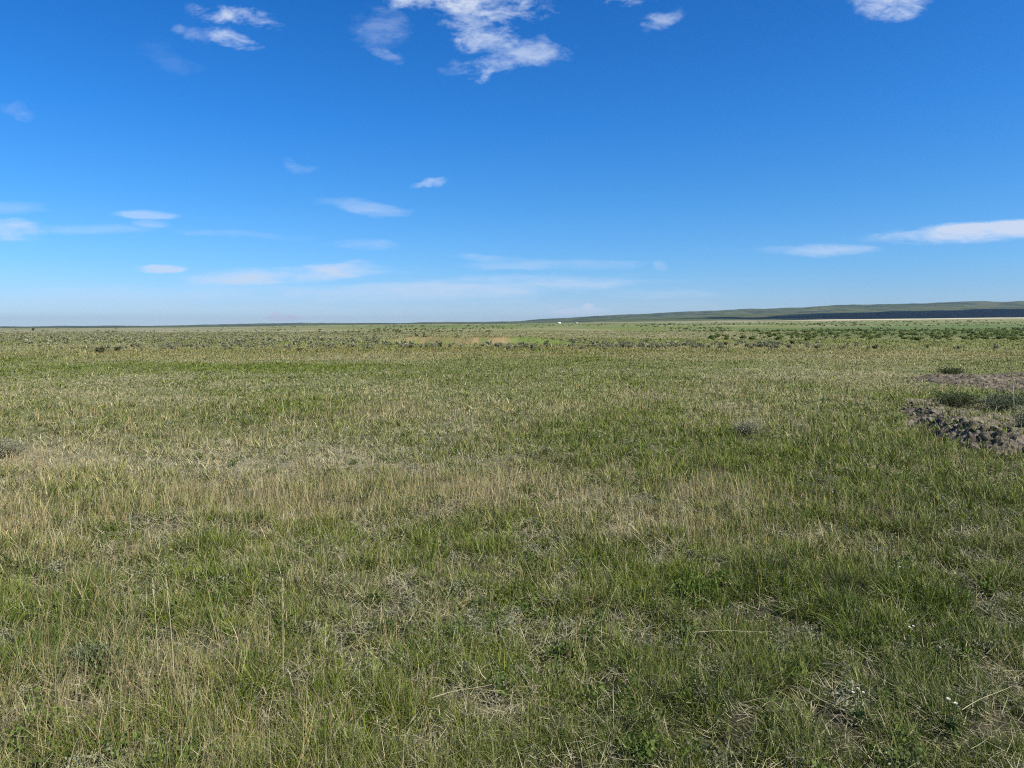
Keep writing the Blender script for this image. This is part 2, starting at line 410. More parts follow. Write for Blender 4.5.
# ------------------------------------------------------------------ grass: blades of real size, thinner on the ground with distance
def blades(name, P, hgt, wid, az, lean, curl, facing, col, mat, levels, tipcol=None):
    """every blade a bent strip that tapers to a point; all of one sward in ONE mesh"""
    n = len(P); L = levels
    t = np.linspace(0, 1, L + 1)
    d = np.stack([np.cos(az), np.sin(az)], -1)
    w = np.stack([np.cos(facing), np.sin(facing)], -1)
    V = np.zeros((n, 2 * L + 1, 3), np.float32)
    for k in range(L + 1):
        ang = lean + curl * t[k]
        # integrate the bend
        s = np.zeros(n); c = np.zeros(n)
        for q in range(k):
            a = lean + curl * (q + .5) / L
            s += np.sin(a) / L; c += np.cos(a) / L
        cx = P[:, 0] + d[:, 0] * s * hgt; cy = P[:, 1] + d[:, 1] * s * hgt; cz = P[:, 2] + c * hgt
        if k < L:
            hw = 0.5 * wid * (1 - 0.75 * t[k] ** 1.5)
            V[:, 2 * k, 0] = cx - w[:, 0] * hw; V[:, 2 * k, 1] = cy - w[:, 1] * hw; V[:, 2 * k, 2] = cz
            V[:, 2 * k + 1, 0] = cx + w[:, 0] * hw; V[:, 2 * k + 1, 1] = cy + w[:, 1] * hw; V[:, 2 * k + 1, 2] = cz
        else:
            V[:, 2 * L, 0] = cx; V[:, 2 * L, 1] = cy; V[:, 2 * L, 2] = cz
    per = 2 * L + 1
    base = (np.arange(n) * per)[:, None]
    tmpl, starts, pos = [], [], 0
    for k in range(L - 1):
        tmpl += [2 * k, 2 * k + 1, 2 * k + 3, 2 * k + 2]; starts.append(pos); pos += 4
    tmpl += [2 * L - 2, 2 * L - 1, 2 * L]; starts.append(pos); pos += 3
    li = (base + np.array(tmpl)[None, :]).ravel()
    ls = ((np.arange(n) * pos)[:, None] + np.array(starts)[None, :]).ravel()
    C = np.repeat(col[:, None, :], per, 1)
    if tipcol is not None:
        C[:, -1, :] = tipcol; C[:, -2, :] = .5 * tipcol + .5 * col; C[:, -3, :] = .5 * tipcol + .5 * col
    return V.reshape(-1, 3), li, ls, C.reshape(-1, 3), pos

def merge(name, parts, mat):
    vo = lo = 0; Vs, Ls, Ss, Cs = [], [], [], []
    for V, li, ls, C, _ in parts:
        Vs.append(V); Ls.append(li + vo); Ss.append(ls + lo); Cs.append(C)
        vo += len(V); lo += len(li)
    return mesh_obj(name, np.concatenate(Vs), np.concatenate(Ls), np.concatenate(Ss), mat, np.concatenate(Cs))

HALF = math.radians(38.5)
def scatter(n, r0, r1, p=0.0):
    """points in the wedge in front of the camera; p=0 gives density ~ 1/r^2"""
    u = R.random(n)
    if abs(p) < 1e-6: r = r0 * (r1 / r0) ** u
    else: r = (r0 ** p + u * (r1 ** p - r0 ** p)) ** (1 / p)
    t = (R.random(n) * 2 - 1) * HALF
    return r * np.sin(t), r * np.cos(t), r

def clumped(n, r0, r1, p=0.0, per=14, spread=0.05):
    """blades grow in tussocks"""
    k = max(1, n // per)
    cx, cy, cr = scatter(k, r0, r1, p)
    i = R.integers(0, k, n)
    g = R.normal(size=(n, 2)) * (spread * (0.5 + R.random(k))[i] * np.clip(cr[i] / 5, 1, 6))[:, None]
    x, y = cx[i] + g[:, 0], cy[i] + g[:, 1]
    tone = .45 * R.random(k)[i] + .55 * R.random(n); kind = R.random(k)[i]; hs = R.random(k)[i]
    return x, y, np.hypot(x, y), tone, kind, hs, cx[i], cy[i]

def sward(n, r0, r1, p, levels, per, spread):
    x, y, r, tone, kind, hs, cx, cy = clumped(n, r0, r1, p, per, spread)
    lush, dry, dead = fields(cx, cy)
    soil = soil_mask(x, y)
    keep = (R.random(n) > soil * 1.0 - .27) & (y > 0.6)
    # sparser where the sward is dead or bare
    keep &= R.random(n) > 0.08 * np.clip(dead - .35, 0, 1)
    gap = .6 * fbm(x * 5.2, y * 5.2, 131, 2) + .4 * fbm(x * 12, y * 12, 137, 2)                              # hollows between tufts
    keep &= R.random(n) > .88 * (1 - sstep(.37, .48, gap)) * (r < 30)
    full = gap
    # the cut bank's face is bare
    x, y, r, tone, kind, hs, lush, dry, dead, cx, cy, full = [a[keep] for a in (x, y, r, tone, kind, hs, lush, dry, dead, cx, cy, full)]
    n = len(x)
    belt = sstep(48, 62, y)                                          # beyond the meadow: sparser bunch grass, more straw
    wd = np.clip(dry * 1.0 * (1 - .8 * lush) + .15 * (1 - .6 * lush) + .48 * sstep(38, 50, y) * (1 - sstep(62, 80, y)), 0, 1)
    pd = R.random(n)
    is_dry = (0.35 * kind + 0.65 * pd) < wd * 0.72
    is_dead = (~is_dry) & ((0.5 * R.random(n) + .5 * tone) < (dead * 0.75 + .07) * (1 - .7 * lush))
    is_grey = (~is_dry) & (~is_dead) & (R.random(n) < .05 + .70 * (1 - lush) ** 1.3)
    green = ~(is_dry | is_dead | is_grey)
    col = mix(np.broadcast_to(C_MID, (n, 3)), C_LUSH, np.clip(lush * 1.1 + (tone - .5) * .6, 0, 1))
    col = mix(col, c3(.180, .185, .025), (R.random(n) < .25) * .6)     # yellowing blades
    col[is_grey] = mix(np.broadcast_to(C_GREY, (n, 3)), C_MID, np.clip(tone, 0, 1) * .6)[is_grey]
    col[is_dry] = mix(np.broadcast_to(C_STRAW, (n, 3)), C_PALE, R.random(n) * .8)[is_dry]
    rd = is_dry & (R.random(n) < .30 + .35 * sstep(34, 46, y)); col[rd] = (C_RED * (.8 + .5 * R.random(n))[:, None])[rd]
    col[is_dead] = mix(np.broadcast_to(C_DEAD, (n, 3)), C_PALE, R.random(n) ** 2 * .7)[is_dead]
    col = col * (0.45 + 1.0 * R.random(n) ** 1.3)[:, None]
    hgt = (0.043 + 0.092 * R.random(n)) * (0.75 + .6 * hs) * (0.85 + .35 * lush)
    hgt *= .72 + .75 * sstep(.42, .62, full)
    hgt[is_dry] *= (1.0 + .6 * R.random(n) ** 2)[is_dry]
    hgt[is_dead] *= .9
    hgt *= 1 + .25 * belt
    hgt *= 1 - .22 * dead
    hgt *= .86 + .14 * sstep(5, 9, r)
    fr = sstep(8, 22, r) * (1 - belt)
    hgt *= 1 - .22 * fr
    dp = deep(cx, cy)
    dark_green = (R.random(n) < dp * .85) & ~is_dry  # blades recoloured a darker green inside these patches
    col[dark_green] = (mix(np.broadcast_to(c3(.040, .072, .010), (n, 3)), c3(.075, .105, .028), R.random(n)) * (.6 + .8 * R.random(n))[:, None])[dark_green]
    drop = is_dry & (R.random(n) < dp * .6); col[drop] = c3(.10, .125, .03)
    px_m = r / F
    forb = is_grey & (R.random(n) < .40)                               # small silvery weeds low in the sward
    wid = np.maximum(0.0014 + 0.0020 * R.random(n), px_m * (0.50 + .35 * R.random(n)))
    wid[is_dry] *= .75
    far_w = sstep(16, 40, r)                                          # a far strip stands for several blades of several colours
    col = mix(col, np.broadcast_to(C_MID * 1.05, (n, 3)), far_w * .35)
    wid = np.where(forb, np.maximum(wid * 2.2, .005), wid); hgt = np.where(forb, hgt * .40, hgt)
    lean = np.abs(R.normal(size=n)) * .58 + .14
    lean[is_dead] = (.25 + 1.0 * R.random(n))[is_dead]
    lean = lean * (1 + .5 * fr)
    curl = R.random(n) ** 1.3 * 1.9 - .2
    curl[is_dry] *= .8
    # blades splay out from the heart of the tussock, with a lean to the left from the wind
    az = np.arctan2(y - cy, x - cx) + R.normal(size=n) * 1.8
    facing = R.random(n) * PI
    facing = np.where(r > 12, R.normal(size=n) * .7, facing)          # far blades stand for several, mostly broadside
    z = ground_h(x, y) - .01
    P = np.stack([x, y, z], -1)
    red = (cut_h(x, y) > .12) & (x < 0) & (R.random(n) < .6)
    col[red] = (C_RED * (.6 + .5 * R.random(n))[:, None])[red]
    tip = mix(col, np.broadcast_to(C_STRAW, (n, 3)), (R.random(n) < .35) * .6 * (1 - far_w))
    a = blades('g', P, hgt, wid, az, lean, curl, facing, col, None, levels, tip)
    return a, green, n

near_a = sward(500000, 1.9, 7.0, 1.1, 4, 12, .040)[0]
mid_a = sward(520000, 6.6, 26.0, 0.5, 2, 8, .050)[0]
far_a = sward(420000, 25.0, 62.0, 0.6, 2, 4, .05)[0]
out_a = sward(210000, 58.0, 330.0, 0.0, 2, 4, .06)[0]
grass = merge('grass', [near_a, mid_a, far_a, out_a], M_blade)
tag(grass, 'short mixed green and straw coloured prairie grass covering the meadow', 'grass', kind='stuff')

# litter: grey thatch lying between the tussocks
def litter(n, r0, r1, p):
    x, y, r = scatter(n, r0, r1, p)
    lush, dry, dead = fields(x, y)
    keep = (R.random(n) < .35 + dead * 1.2 + .3 * dry) & (soil_mask(x, y) < .3)
    x, y, r = x[keep], y[keep], r[keep]; n = len(x)
    col = mix(np.broadcast_to(C_DEAD, (n, 3)), C_PALE, R.random(n) ** 1.5) * (0.45 + .65 * R.random(n))[:, None]
    P = np.stack([x, y, ground_h(x, y) + .012 + .05 * R.random(n) ** 2], -1)
    wid = np.maximum(.0025 + .0015 * R.random(n), r / F * .55)
    return blades('l', P, .03 + .09 * R.random(n) ** 1.5, wid, R.random(n) * 2 * PI, 1.15 + .35 * R.random(n), .5 * R.normal(size=n), R.random(n) * PI, col, None, 3)
lit = merge('dry_litter', [litter(150000, 1.9, 7, 1.2), litter(150000, 6.6, 30, .5)], M_dry)
tag(lit, 'grey and straw coloured dead stems lying tangled between the grass tufts', 'litter', kind='stuff')

# straw: tall seed stalks standing over the sward
def stalks(n, r0, r1, p):
    x, y, r, tone, kind, hs, cx, cy = clumped(n, r0, r1, p, 7, .05)
    lush, dry, dead = fields(cx, cy)
    keep = (R.random(n) < np.clip(dry * 1.9 - .30, .03, 1)) & (soil_mask(x, y) < .3)
    x, y, r, tone = x[keep], y[keep], r[keep], tone[keep]; n = len(x)
    col = mix(np.broadcast_to(C_STRAW, (n, 3)), C_PALE, R.random(n)) * (0.6 + .45 * R.random(n))[:, None]
    P = np.stack([x, y, ground_h(x, y)], -1)
    hgt = .11 + .20 * R.random(n) ** 1.7
    rd = R.random(n) < .45; col[rd] = (c3(.31, .235, .115) * (.7 + .5 * R.random(n))[:, None])[rd]
    wid = np.maximum(.0017, r / F * .36)
    az = R.random(n) * 2 * PI; fc = R.normal(size=n) * .6
    a = blades('s', P, hgt, wid, az, np.abs(R.normal(size=n)) * .15, R.random(n) * .6, fc, col, None, 3)
    return a
st = merge('straw_stalks', [stalks(34000, 2.0, 8, 1.0), stalks(30000, 7, 24, .4)], M_dry)
tag(st, 'thin upright straw stalks scattered through the green grass', 'dry grass', kind='stuff')

# ------------------------------------------------------------------ shrubs and leafy plants
def leaf_cloud(n, rad, hgt, leaf, tone0, tone1, seed, lobes=7, elong=1.6, hollow=.35):
    """foliage: small leaves spread through the volume of several lobes, more toward the outside"""
    g = np.random.default_rng(seed)
    la = g.random(lobes) * 2 * PI; lr = g.random(lobes) ** .6 * rad * .36
    L = np.stack([lr * np.cos(la), lr * np.sin(la), hgt * (.32 + .36 * g.random(lobes))], -1)
    ls = (0.38 + .22 * g.random(lobes))
    ltone = g.random(lobes)
    i = g.integers(0, lobes, n)
    d = g.normal(size=(n, 3)); d /= np.linalg.norm(d, axis=1)[:, None]
    rr = hollow + (1 - hollow) * g.random(n) ** .5
    rr = rr * (0.8 + .45 * g.random(n))
    core = g.random(n) < .32                                       # leafy stems tie the lobes together
    c = L[i] * np.where(core, g.random(n), 1)[:, None] + d * np.where(core, .25, 1)[:, None] * (rr * ls[i])[:, None] * np.array([rad, rad, hgt * .85])
    c[:, 2] = np.abs(c[:, 2]) + .02 * hgt
    up = d * .6 + np.array([0, 0, .6]) + g.normal(size=(n, 3)) * .6
    up /= np.linalg.norm(up, axis=1)[:, None]
    sd = np.cross(up, g.normal(size=(n, 3))); sd /= np.linalg.norm(sd, axis=1)[:, None]
    s = leaf * (.6 + .8 * g.random(n))[:, None]
    V = np.stack([c - up * s * elong * .5, c + sd * s * .5, c + up * s * elong * .5, c - sd * s * .5], 1).reshape(-1, 3)
    q = np.arange(4 * n).reshape(-1, 4)
    if 200 < n <= 1000:                                             # no leaf hangs loose in the air
        D = ((c[:, None] - c[None]) ** 2).sum(-1) < (leaf * .75) ** 2
        seen = np.zeros(n, bool); cur = D.sum(1).argmax(); front_ = np.zeros(n, bool); front_[cur] = True
        while front_.any():
            seen |= front_; front_ = D[front_].any(0) & ~seen
        V = V.reshape(-1, 4, 3)[seen].reshape(-1, 3); i = i[seen]; n = len(i); q = np.arange(4 * n).reshape(-1, 4)
    t = np.clip(.55 * ltone[i] + .6 * g.random(n) - .1, 0, 1)
    col = np.array(tone0) * (1 - t)[:, None] + np.array(tone1) * t[:, None]
    return V, q, np.repeat(col, 4, 0)

def twig_mesh(n, rad, hgt, thick, seed):
    """bare stems forking up and outward, three-sided and tapering"""
    g = np.random.default_rng(seed); V = []; Q = []; o = 0
    for _ in range(n):
        a = g.random() * 2 * PI; k = 5; out = g.random() ** .7
        p = np.array([0.12 * rad * math.cos(a), .12 * rad * math.sin(a), -.02])
        ring0 = None
        for s in range(k):
            t = s / (k - 1)
            c = p + np.array([math.cos(a) * rad * .85 * out * t, math.sin(a) * rad * .85 * out * t, hgt * (.95 - .35 * out) * t ** .8]) + g.normal(size=3) * .05 * rad * (t > 0)
            th_ = thick * (1 - .75 * t)
            ring = [c + th_ * np.array([math.cos(b), math.sin(b), 0]) for b in (0, 2.094, 4.188)]
            V += ring
            if s:
                for e in range(3):
                    Q.append([o + e - 3, o + (e + 1) % 3 - 3, o + (e + 1) % 3, o + e])
            o += 3
    return np.array(V), np.array(Q)

def plant(name, loc, rad, hgt, leaf, n, tones, seed, label, cat, group=None, twigs=22, elong=1.6, thick=.006, fol='foliage'):
    root = empty(name, (loc[0], loc[1], loc[2] - .01), 0, label, cat, group)
    V, q, c = leaf_cloud(n, rad, hgt, leaf, tones[0], tones[1], seed, elong=elong)
    mesh_obj(fol, V, q.ravel(), np.arange(len(q)) * 4, M_leaf, c, parent=root)
    V, q = twig_mesh(twigs, rad, hgt, thick, seed + 1)
    mesh_obj('stems', V, q.ravel(), np.arange(len(q)) * 4, M_twig, parent=root)
    return root

T_SAGE = ((.150, .152, .085), (.330, .325, .205))
T_SAGE_G = ((.150, .158, .078), (.290, .290, .170))
T_GREEN = ((.088, .122, .030), (.160, .195, .062))
T_DARK = ((.050, .065, .025), (.105, .125, .050))
T_YELL = ((.10, .105, .022), (.21, .19, .045))
T_LIME = ((.065, .110, .014), (.115, .165, .030))

plant('sagebrush', at(6, 457), .34, .27, .010, 4200, T_SAGE, 21, 'grey twiggy sagebrush at the left edge of the meadow, in front of pale dead grass', 'sagebrush', twigs=70)
plant('sagebrush', at(748, 434), .34, .24, .012, 3200, T_SAGE, 22, 'small grey sagebrush alone in the grass left of the broken earth bank', 'sagebrush', twigs=50)
plant('sagebrush', at(800, 432), .24, .16, .011, 1600, T_SAGE_G, 23, 'smallest grey green sagebrush, between the lone grey one and the earth bank', 'sagebrush', twigs=30)
plant('sagebrush', (7.65, 10.9, float(ground_h(np.array([7.65]), np.array([10.9]))[0])), .42, .34, .014, 5200, T_SAGE_G, 24, 'grey green sagebrush growing on top of the broken earth bank at the right edge', 'sagebrush', twigs=50)
def on(xx, yy): return (xx, yy, float(ground_h(np.array([xx]), np.array([yy]))[0]))
plant('low_shrub', on(8.55, 14.5), .62, .30, .020, 4600, T_DARK, 25, 'dark green low shrub behind the left end of the broken earth bank', 'shrub', twigs=40)
plant('low_shrub', on(9.35, 14.1), .70, .34, .020, 5200, ((.06, .08, .045), (.12, .14, .08)), 26, 'grey green low shrub behind the earth bank beside the pale upright stalk', 'shrub', twigs=40)
plant('low_shrub', on(9.1, 13.0), .58, .24, .018, 4200, T_SAGE_G, 28, 'flat grey green shrub on the earth bank in front of the yellow one', 'shrub', twigs=40)
plant('low_shrub', on(10.1, 14.9), .58, .28, .018, 4200, T_YELL, 27, 'yellow green low shrub on the earth bank right of the pale upright stalk', 'shrub', twigs=30)
plant('low_shrub', on(15.6, 26.6), .65, .30, .03, 2200, T_DARK, 29, 'dark green bush at the far rim of the bare earth mound', 'shrub', twigs=40)
plant('tussock', on(7.35, 12.6), .13, .18, .018, 420, T_YELL, 30, 'small yellowish tuft growing on the bare top of the earth bank', 'tuft', twigs=16)
def tussock(loc, n, rad, h, c0, c1, label, seed):
    g = np.random.default_rng(seed)
    a = g.random(n) * 2 * PI; r = rad * g.random(n) ** .7
    P = np.stack([r * np.cos(a) * .6, r * np.sin(a) * .6, np.full(n, -.01)], -1)
    col = mix(np.broadcast_to(np.array(c0), (n, 3)), np.array(c1), g.random(n))
    V, li, ls, C, _ = blades('t', P, h * (.5 + .6 * g.random(n)), .0025 + .0025 * g.random(n), a + g.normal(size=n) * .5, .1 + .5 * r / rad + .2 * g.random(n), g.random(n) * 1.2, g.random(n) * PI, col, None, 4)
    o = mesh_obj('tussock', V, li, ls, M_blade, C)
    o.location = loc
    return tag(o, label, 'tuft')
tussock(at(766, 574), 520, .20, .20, (.030, .042, .010), (.085, .095, .035), 'dark tuft above the pale stone in the right half of the meadow', 31)
tussock(at(842, 590), 520, .20, .18, (.040, .055, .016), (.105, .11, .05), 'dark grey tuft in the grass to the right of the pale stone', 32)
plant('leafy_plant', at(214, 622), .13, .13, .013, 900, T_LIME, 33, 'bright green leafy plant right of the pair of tall pale stalks', 'leafy plant', twigs=12)
plant('leafy_plant', at(692, 596), .22, .11, .012, 1300, T_LIME, 34, 'bright green leafy plant in the middle of the meadow, wide and low', 'leafy plant', twigs=14)
plant('leafy_plant', at(92, 672), .19, .15, .009, 2600, ((.08, .10, .04), (.18, .20, .095)), 35, 'dusky grey green leafy plant over dead stems near the lower left', 'leafy plant', twigs=26)
plant('leafy_plant', at(800, 660), .15, .10, .013, 900, T_GREEN, 36, 'dark green low leafy plant right of the long straw lying on the grass', 'leafy plant', twigs=12)

# sagebrush belt beyond the meadow: nearest 300 as things, the rest as one mass
def shrub_mesh(name, n, rad, hgt, leaf, tones, seed, lobes):
    V, q, c = leaf_cloud(n, rad, hgt, leaf, tones[0], tones[1], seed, lobes=lobes, elong=1.3, hollow=.55)
    o = mesh_obj(name, V, q.ravel(), np.arange(len(q)) * 4, M_leaf, c)
    return o
def proto_set(name, k, n, leaf, tones, seed, flat=1.0):
    ps = []
    for i in range(k):
        g = np.random.default_rng(seed + i)
        ps.append(shrub_mesh(name, n, .5, .62 * flat, leaf, [tuple(np.array(t) * (.85 + .3 * g.random())) for t in tones], seed + 10 * i, 6 + i % 3))
    return ps
def place(protos, pts, sizes, label, cat, group, used):
    for (px_, py_), s in zip(pts, sizes):
        k = random.randrange(len(protos)); o = protos[k]
        if used[k]:
            o = o.copy(); COL.objects.link(o)
        used[k] = True
        o.location = (px_, py_, float(ground_h(np.array([px_]), np.array([py_]))[0]) - .04 * s)
        o.rotation_euler = (0, 0, random.random() * 2 * PI)
        o.scale = (s, s, s * (.8 + .4 * random.random()))
        tag(o, label, cat, group)
def mass(name, pts, sizes, tones, seed, nleaf, leaf, label, cat, flat=1.0):
    protos = [leaf_cloud(nleaf, .5, .62 * flat, leaf, tones[0], tones[1], seed + i, lobes=5, elong=1.3, hollow=.6) for i in range(5)]
    Vs, Qs, Cs, o = [], [], [], 0
    g = np.random.default_rng(seed)
    z = ground_h(pts[:, 0], pts[:, 1])
    for i, (p, s) in enumerate(zip(pts, sizes)):
        V, q, c = protos[g.integers(5)]
        a = g.random() * 2 * PI; ca, sa = math.cos(a), math.sin(a)
        W = np.stack([V[:, 0] * ca - V[:, 1] * sa, V[:, 0] * sa + V[:, 1] * ca, V[:, 2]], -1) * s + np.array([p[0], p[1], z[i] - .03 * s])
        Vs.append(W); Qs.append(q + o); Cs.append(c * (.75 + .5 * g.random())); o += len(W)
    Q = np.concatenate(Qs)
    ob = mesh_obj(name, np.concatenate(Vs), Q.ravel(), np.arange(len(Q)) * 4, M_leaf, np.concatenate(Cs))
    return tag(ob, label, cat, kind='stuff')

def belt_points(n, r0, r1, p, fn):
    x, y, r = scatter(n, r0, r1, p)
    k = R.random(n) < fn(x, y)
    o = np.argsort(y[k])
    return np.stack([x[k], y[k]], -1)[o]

def sage_prob(x, y):
    px, _ = to_px(x, y)
    start = 56 + 5 * (fbm(x / 9, x / 9, 701, 2) - .5) * 2
    v = sstep(0, 5, y - start)
    cl = fbm(x / 7, y / 12, 702, 3)
    left = 1 - sstep(360, 460, px)
    band = (1 - sstep(78, 92, y))
    w = np.maximum(left, band * np.where(px > 560, .35 + .65 * (px < 780), 1.0))
    w = w * (1 - .85 * sstep(.5, .66, fbm(x / 25, y / 60, 703, 3)))
    w = w * np.where((px > 860), .25, 1)
    on_face = cut_h(x, y) > .15
    return v * w * sstep(.25, .5, cl) * np.where(on_face, .25, 1)
pts = belt_points(11000, 55, 420, .6, sage_prob)
sz = .36 + .56 * np.random.default_rng(3).random(len(pts)) ** 1.6
sp = proto_set('sagebrush', 6, 800, .070, T_SAGE, 300, .8)
place(sp, pts[:300], sz[:300], 'small grey green sagebrush in the distant belt beyond the grass', 'sagebrush', 'sagebrush along the far edge of the meadow', [False] * 6)
mass('sagebrush_scrub', pts[300:], sz[300:] * 1.1, T_SAGE_G, 350, 60, .18, 'grey green sagebrush merging into one mass toward the horizon', 'sagebrush', .8)

def green_prob(x, y):
    px, _ = to_px(x, y)
    v = sstep(96, 112, y) * (1 - sstep(300, 420, y))
    w = sstep(660, 860, px) * sstep(.28, .52, fbm(x / 11, y / 22, 711, 3))
    return v * w
gp = belt_points(4600, 95, 420, .3, green_prob)
gs = .6 + .95 * np.random.default_rng(4).random(len(gp)) ** 1.4
bp = proto_set('green_bush', 5, 380, .10, T_GREEN, 400, .62)
place(bp, gp[:300], gs[:300], 'dark green bush in the thicket below the hills on the right', 'bush', 'green bushes below the hills', [False] * 5)
if len(gp) > 300:
    mass('bush_thicket', gp[300:], gs[300:], T_GREEN, 450, 60, .20, 'dark green bushes merging into one thicket below the hills', 'bushes', .6)

# low broad-leaved weeds among the grass
wx, wy, wr = scatter(2600, 2.2, 18, .6)
wk = (soil_mask(wx, wy) < .2) & (R.random(2600) < sstep(.42, .60, fbm(wx * .8, wy * .8, 731, 3)))
wp = np.stack([wx, wy], -1)[wk]
h_ = len(wp) // 2
mass('silvery_weeds', wp[:h_], .10 + .14 * R.random(h_), ((.13, .14, .075), (.25, .26, .165)), 760, 170, .045, 'small silvery grey weeds growing low in the grass', 'weeds', .7)
mass('green_weeds', wp[h_:], .10 + .16 * R.random(len(wp) - h_), ((.045, .075, .014), (.105, .145, .030)), 770, 150, .055, 'small dark green broad leaved weeds growing low in the grass', 'weeds', .7)

# a few darker single bushes at the near edge of the belt
dk = [(100, 353), (118, 351), (410, 349), (440, 348), (547, 347), (585, 347), (622, 348), (628, 348), (726, 345), (760, 345), (792, 344), (875, 349), (928, 348), (700, 346), (300, 351), (230, 350)]
dp = proto_set('dark_bush', 3, 380, .085, ((.070, .080, .030), (.135, .140, .065)), 470, .7)
pp = [at(a, b)[:2] for a, b in dk]
place(dp, pp, [.6 + .5 * random.random() for _ in pp], 'dark olive bush at the near edge of the distant sagebrush belt', 'bush', 'dark bushes at the near edge of the sagebrush belt', [False] * 3)

# far scatter out to the foot of the hills
def far_prob(x, y):
    px, _ = to_px(x, y)
    return sstep(.40, .62, fbm(x / 60, y / 190, 721, 3)) * (.10 + .90 * sstep(200, 420, px))
fp = belt_points(5200, 260, 2300, 0.0, far_prob)
fs = np.clip(.9 + 1.5 * R.random(len(fp)) ** 2, 0, 4) * np.clip(fp[:, 1] / 600, .8, 1.8)
mass('distant_brush', fp, fs, ((.080, .098, .034), (.150, .168, .070)), 500, 36, .30, 'sparse dark brush dotting the far plain as one mass', 'brush', .5)

# ------------------------------------------------------------------ single small things
def tube(path, r0, r1, sides=6):
    path = np.array(path, float); n = len(path); V = []; Q = []
    for i, p in enumerate(path):
        d = path[min(i + 1, n - 1)] - path[max(i - 1, 0)]; d /= np.linalg.norm(d)
        a = np.cross(d, [0.3, 0.9, 0.1]); a /= np.linalg.norm(a); b = np.cross(d, a)
        rr = r0 + (r1 - r0) * i / (n - 1)
        for k in range(sides):
            t = 2 * PI * k / sides
            V.append(p + rr * (a * math.cos(t) + b * math.sin(t)))
    Q = [[i * sides + k, i * sides + (k + 1) % sides, (i + 1) * sides + (k + 1) % sides, (i + 1) * sides + k] for i in range(n - 1) for k in range(sides)]
    return np.array(V), np.array(Q)
def part(name, V, Q, mat, parent, smooth=True):
    return mesh_obj(name, V, np.array(Q).ravel(), np.arange(len(Q)) * 4, mat, smooth=smooth, parent=parent)
def bent(h, dx, dy, n=8, sag=1.6):
    return [(dx * t ** sag, dy * t ** sag, h * t) for t in np.linspace(0, 1, n)]

def seed_head(V0, d, length, wid, n, seed):
    g = np.random.default_rng(seed); Vs = []
    d = np.array(d, float); d /= np.linalg.norm(d)
    for k in range(n):
        t = k / n
        p = np.array(V0) + d * length * t
        o = g.normal(size=3); o -= d * o.dot(d); o /= np.linalg.norm(o)
        w = wid * (1 - .5 * t)
        s = np.cross(d, o) * w * .4
        q = p + d * length * .14 + o * w
        Vs += [p, (p + q) / 2 + s, q, (p + q) / 2 - s]
    return np.array(Vs), np.arange(4 * n).reshape(-1, 4)

def dry_stalk(loc, h, dx, dy, label, r=.0019, head=.07, wid=.008, seed=1, n=40):
    t = empty('dry_stalk', loc, 0, label, 'stalk')
    p = bent(h, dx, dy)
    part('stem', *tube(p, r, r * .55), M_stalk, t)
    d = np.array(p[-1]) - np.array(p[-2])
    part('seed_head', *seed_head(p[-1], d, head, wid, n, seed), M_stalk, t, False)
    return t
dry_stalk(at(158, 672), .36, -.03, .02, 'tall pale dry stalk, the left one of a pair near the lower left', seed=1)
dry_stalk(at(174, 686), .42, -.045, .03, 'tall pale dry stalk, the right one of a pair left of the bright green plant', seed=2)
dry_stalk(on(9.0, 13.45), .62, -.02, 0, 'pale upright stalk with whitish head standing behind the earth bank', r=.008, head=.10, wid=.03, seed=3, n=70)
dry_stalk(at(283, 690), .40, -.01, .03, 'pale dry stalk standing alone between the bright green plant and the bottom edge', seed=4)
dry_stalk(at(562, 560), .36, .0, .0, 'thin pale stalk standing in the middle of the meadow', seed=5)
# lying stems
def lying(name, a, b, label, r=.0011, lift=.10, side=()):
    A, B = np.array(at(*a)), np.array(at(*b))
    t = empty(name, tuple(A), 0, label, 'straw')
    A0 = np.zeros(3); D = B - A
    p = [D * s + np.array([0, 0, lift + .006 * math.sin(5 * s)]) for s in np.linspace(0, 1, 9)]
    part('stem', *tube(p, r, r * .6), M_stalk, t)
    for s, off in side:
        q0 = D * s + np.array([0, 0, lift]); q = [q0 + np.array(off) * k for k in np.linspace(0, 1, 6)]
        part('twig', *tube(q, r * .8, r * .4), M_stalk, t)
    return t
lying('lying_straw', (694, 652), (772, 650), 'long pale straw lying level across the grass below the pale stone')
lying('lying_straw', (962, 735), (1012, 708), 'forked pale straw lying in dark grass beside the pair of white flowers', side=((.25, (-.08, .10, .02)), (.55, (.03, -.10, .03))))
lying('lying_straw', (432, 722), (492, 706), 'pale bent straw lying across the grass near the bottom centre', side=((.7, (.12, -.05, .0)),))
lying('lying_straw', (630, 545), (652, 565), 'short whitish dead stem leaning in dry grass right of the centre', r=.003)

